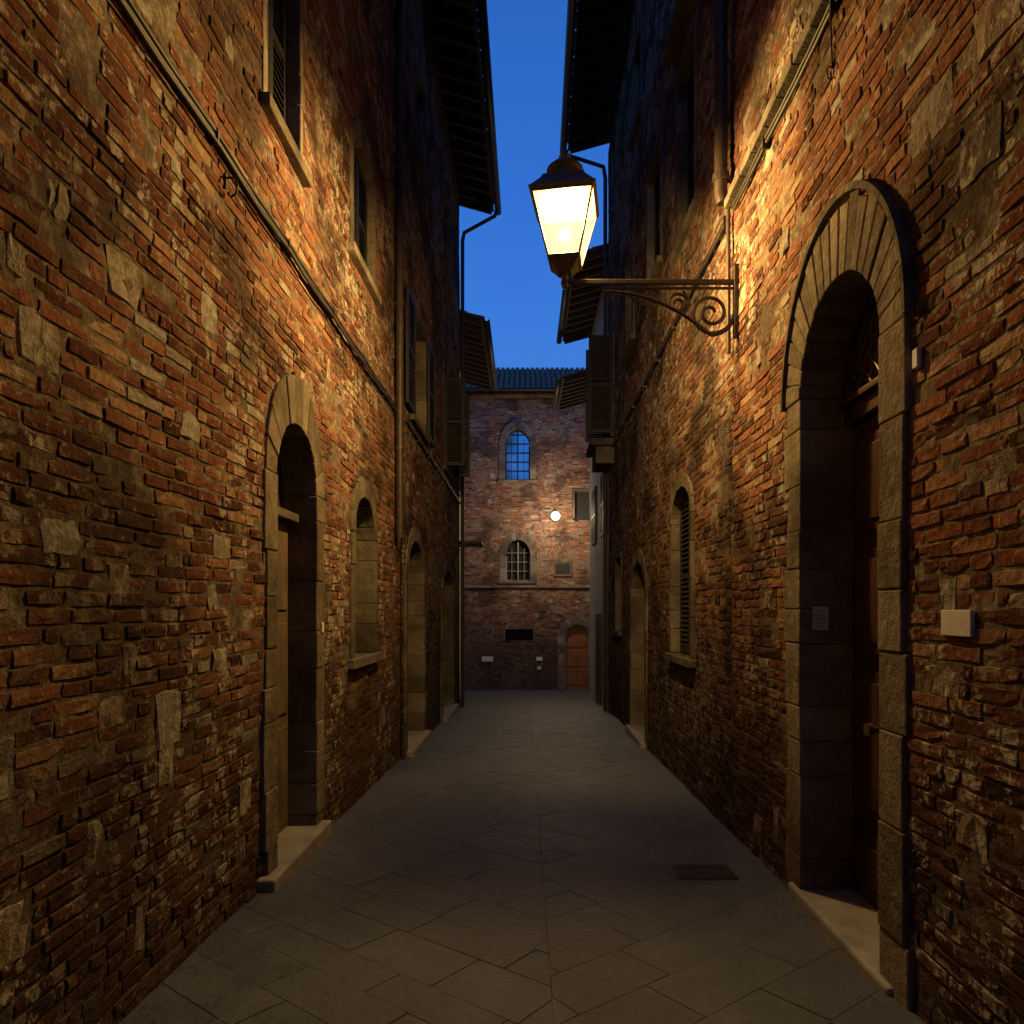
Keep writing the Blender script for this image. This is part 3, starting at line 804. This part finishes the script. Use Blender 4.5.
plaque('street_sign',MF,1.05,1.75,2.85,3.40,.05,M_stone)
k=MB(); k.box(MF,1.13,1.67,2.93,3.32,.055,.051); k.obj('sign_face',[M_shut],bpy.data.objects['street_sign'])

E=empty('drain_grate'); k=MB()
def MG(s,h,d): return (s,h,gz(h)+d)
x0,x1,y0,y1=1.02,1.42,4.64,4.92
k.box(MG,x0,x1,y0,y0+.02,.008,-.03);k.box(MG,x0,x1,y1-.02,y1,.008,-.03)
k.box(MG,x0,x0+.02,y0+.021,y1-.021,.008,-.03);k.box(MG,x1-.02,x1,y0+.021,y1-.021,.008,-.03)
for i in range(11):
    a=x0+.03+i*.032; k.box(MG,a,a+.016,y0+.021,y1-.021,.006,-.02)
k.box(MG,x0+.021,x1-.021,(y0+y1)/2-.008,(y0+y1)/2+.008,.0065,-.01)
k.obj('grate',[M_iron],E)
k=MB(); k.box(MG,x0+.01,x1-.01,y0+.01,y1-.01,.0045,.003); k.obj('pit',[M_dark],E)

# ------------------------------------------------------------------ world, camera
w=bpy.data.worlds.new('World'); sc.world=w; w.use_nodes=True; nt=w.node_tree
bg=nt.nodes['Background']
sky=nt.nodes.new('ShaderNodeTexSky'); sky.sky_type='NISHITA'; sky.sun_disc=False
sky.sun_elevation=math.radians(-1.5); sky.sun_rotation=math.radians(180); sky.ozone_density=3; sky.dust_density=.3; sky.air_density=1
mx=nt.nodes.new('ShaderNodeMix'); mx.data_type='RGBA'; mx.blend_type='MULTIPLY'; mx.inputs[0].default_value=1
mx.inputs[7].default_value=(.25,.80,1.15,1)
nt.links.new(sky.outputs[0],mx.inputs[6]); nt.links.new(mx.outputs[2],bg.inputs[0]); bg.inputs[1].default_value=2.4
cd=bpy.data.cameras.new('cam'); cam=bpy.data.objects.new('camera',cd); sc.collection.objects.link(cam)
cam.location=(0,0,1.6); cam.rotation_euler=(math.radians(90),0,0)
cd.lens=36*700/1024; cd.shift_y=(610-512)/1024; cd.shift_x=(512-525)/1024; cd.clip_end=500; cd.clip_start=.05
sc.camera=cam
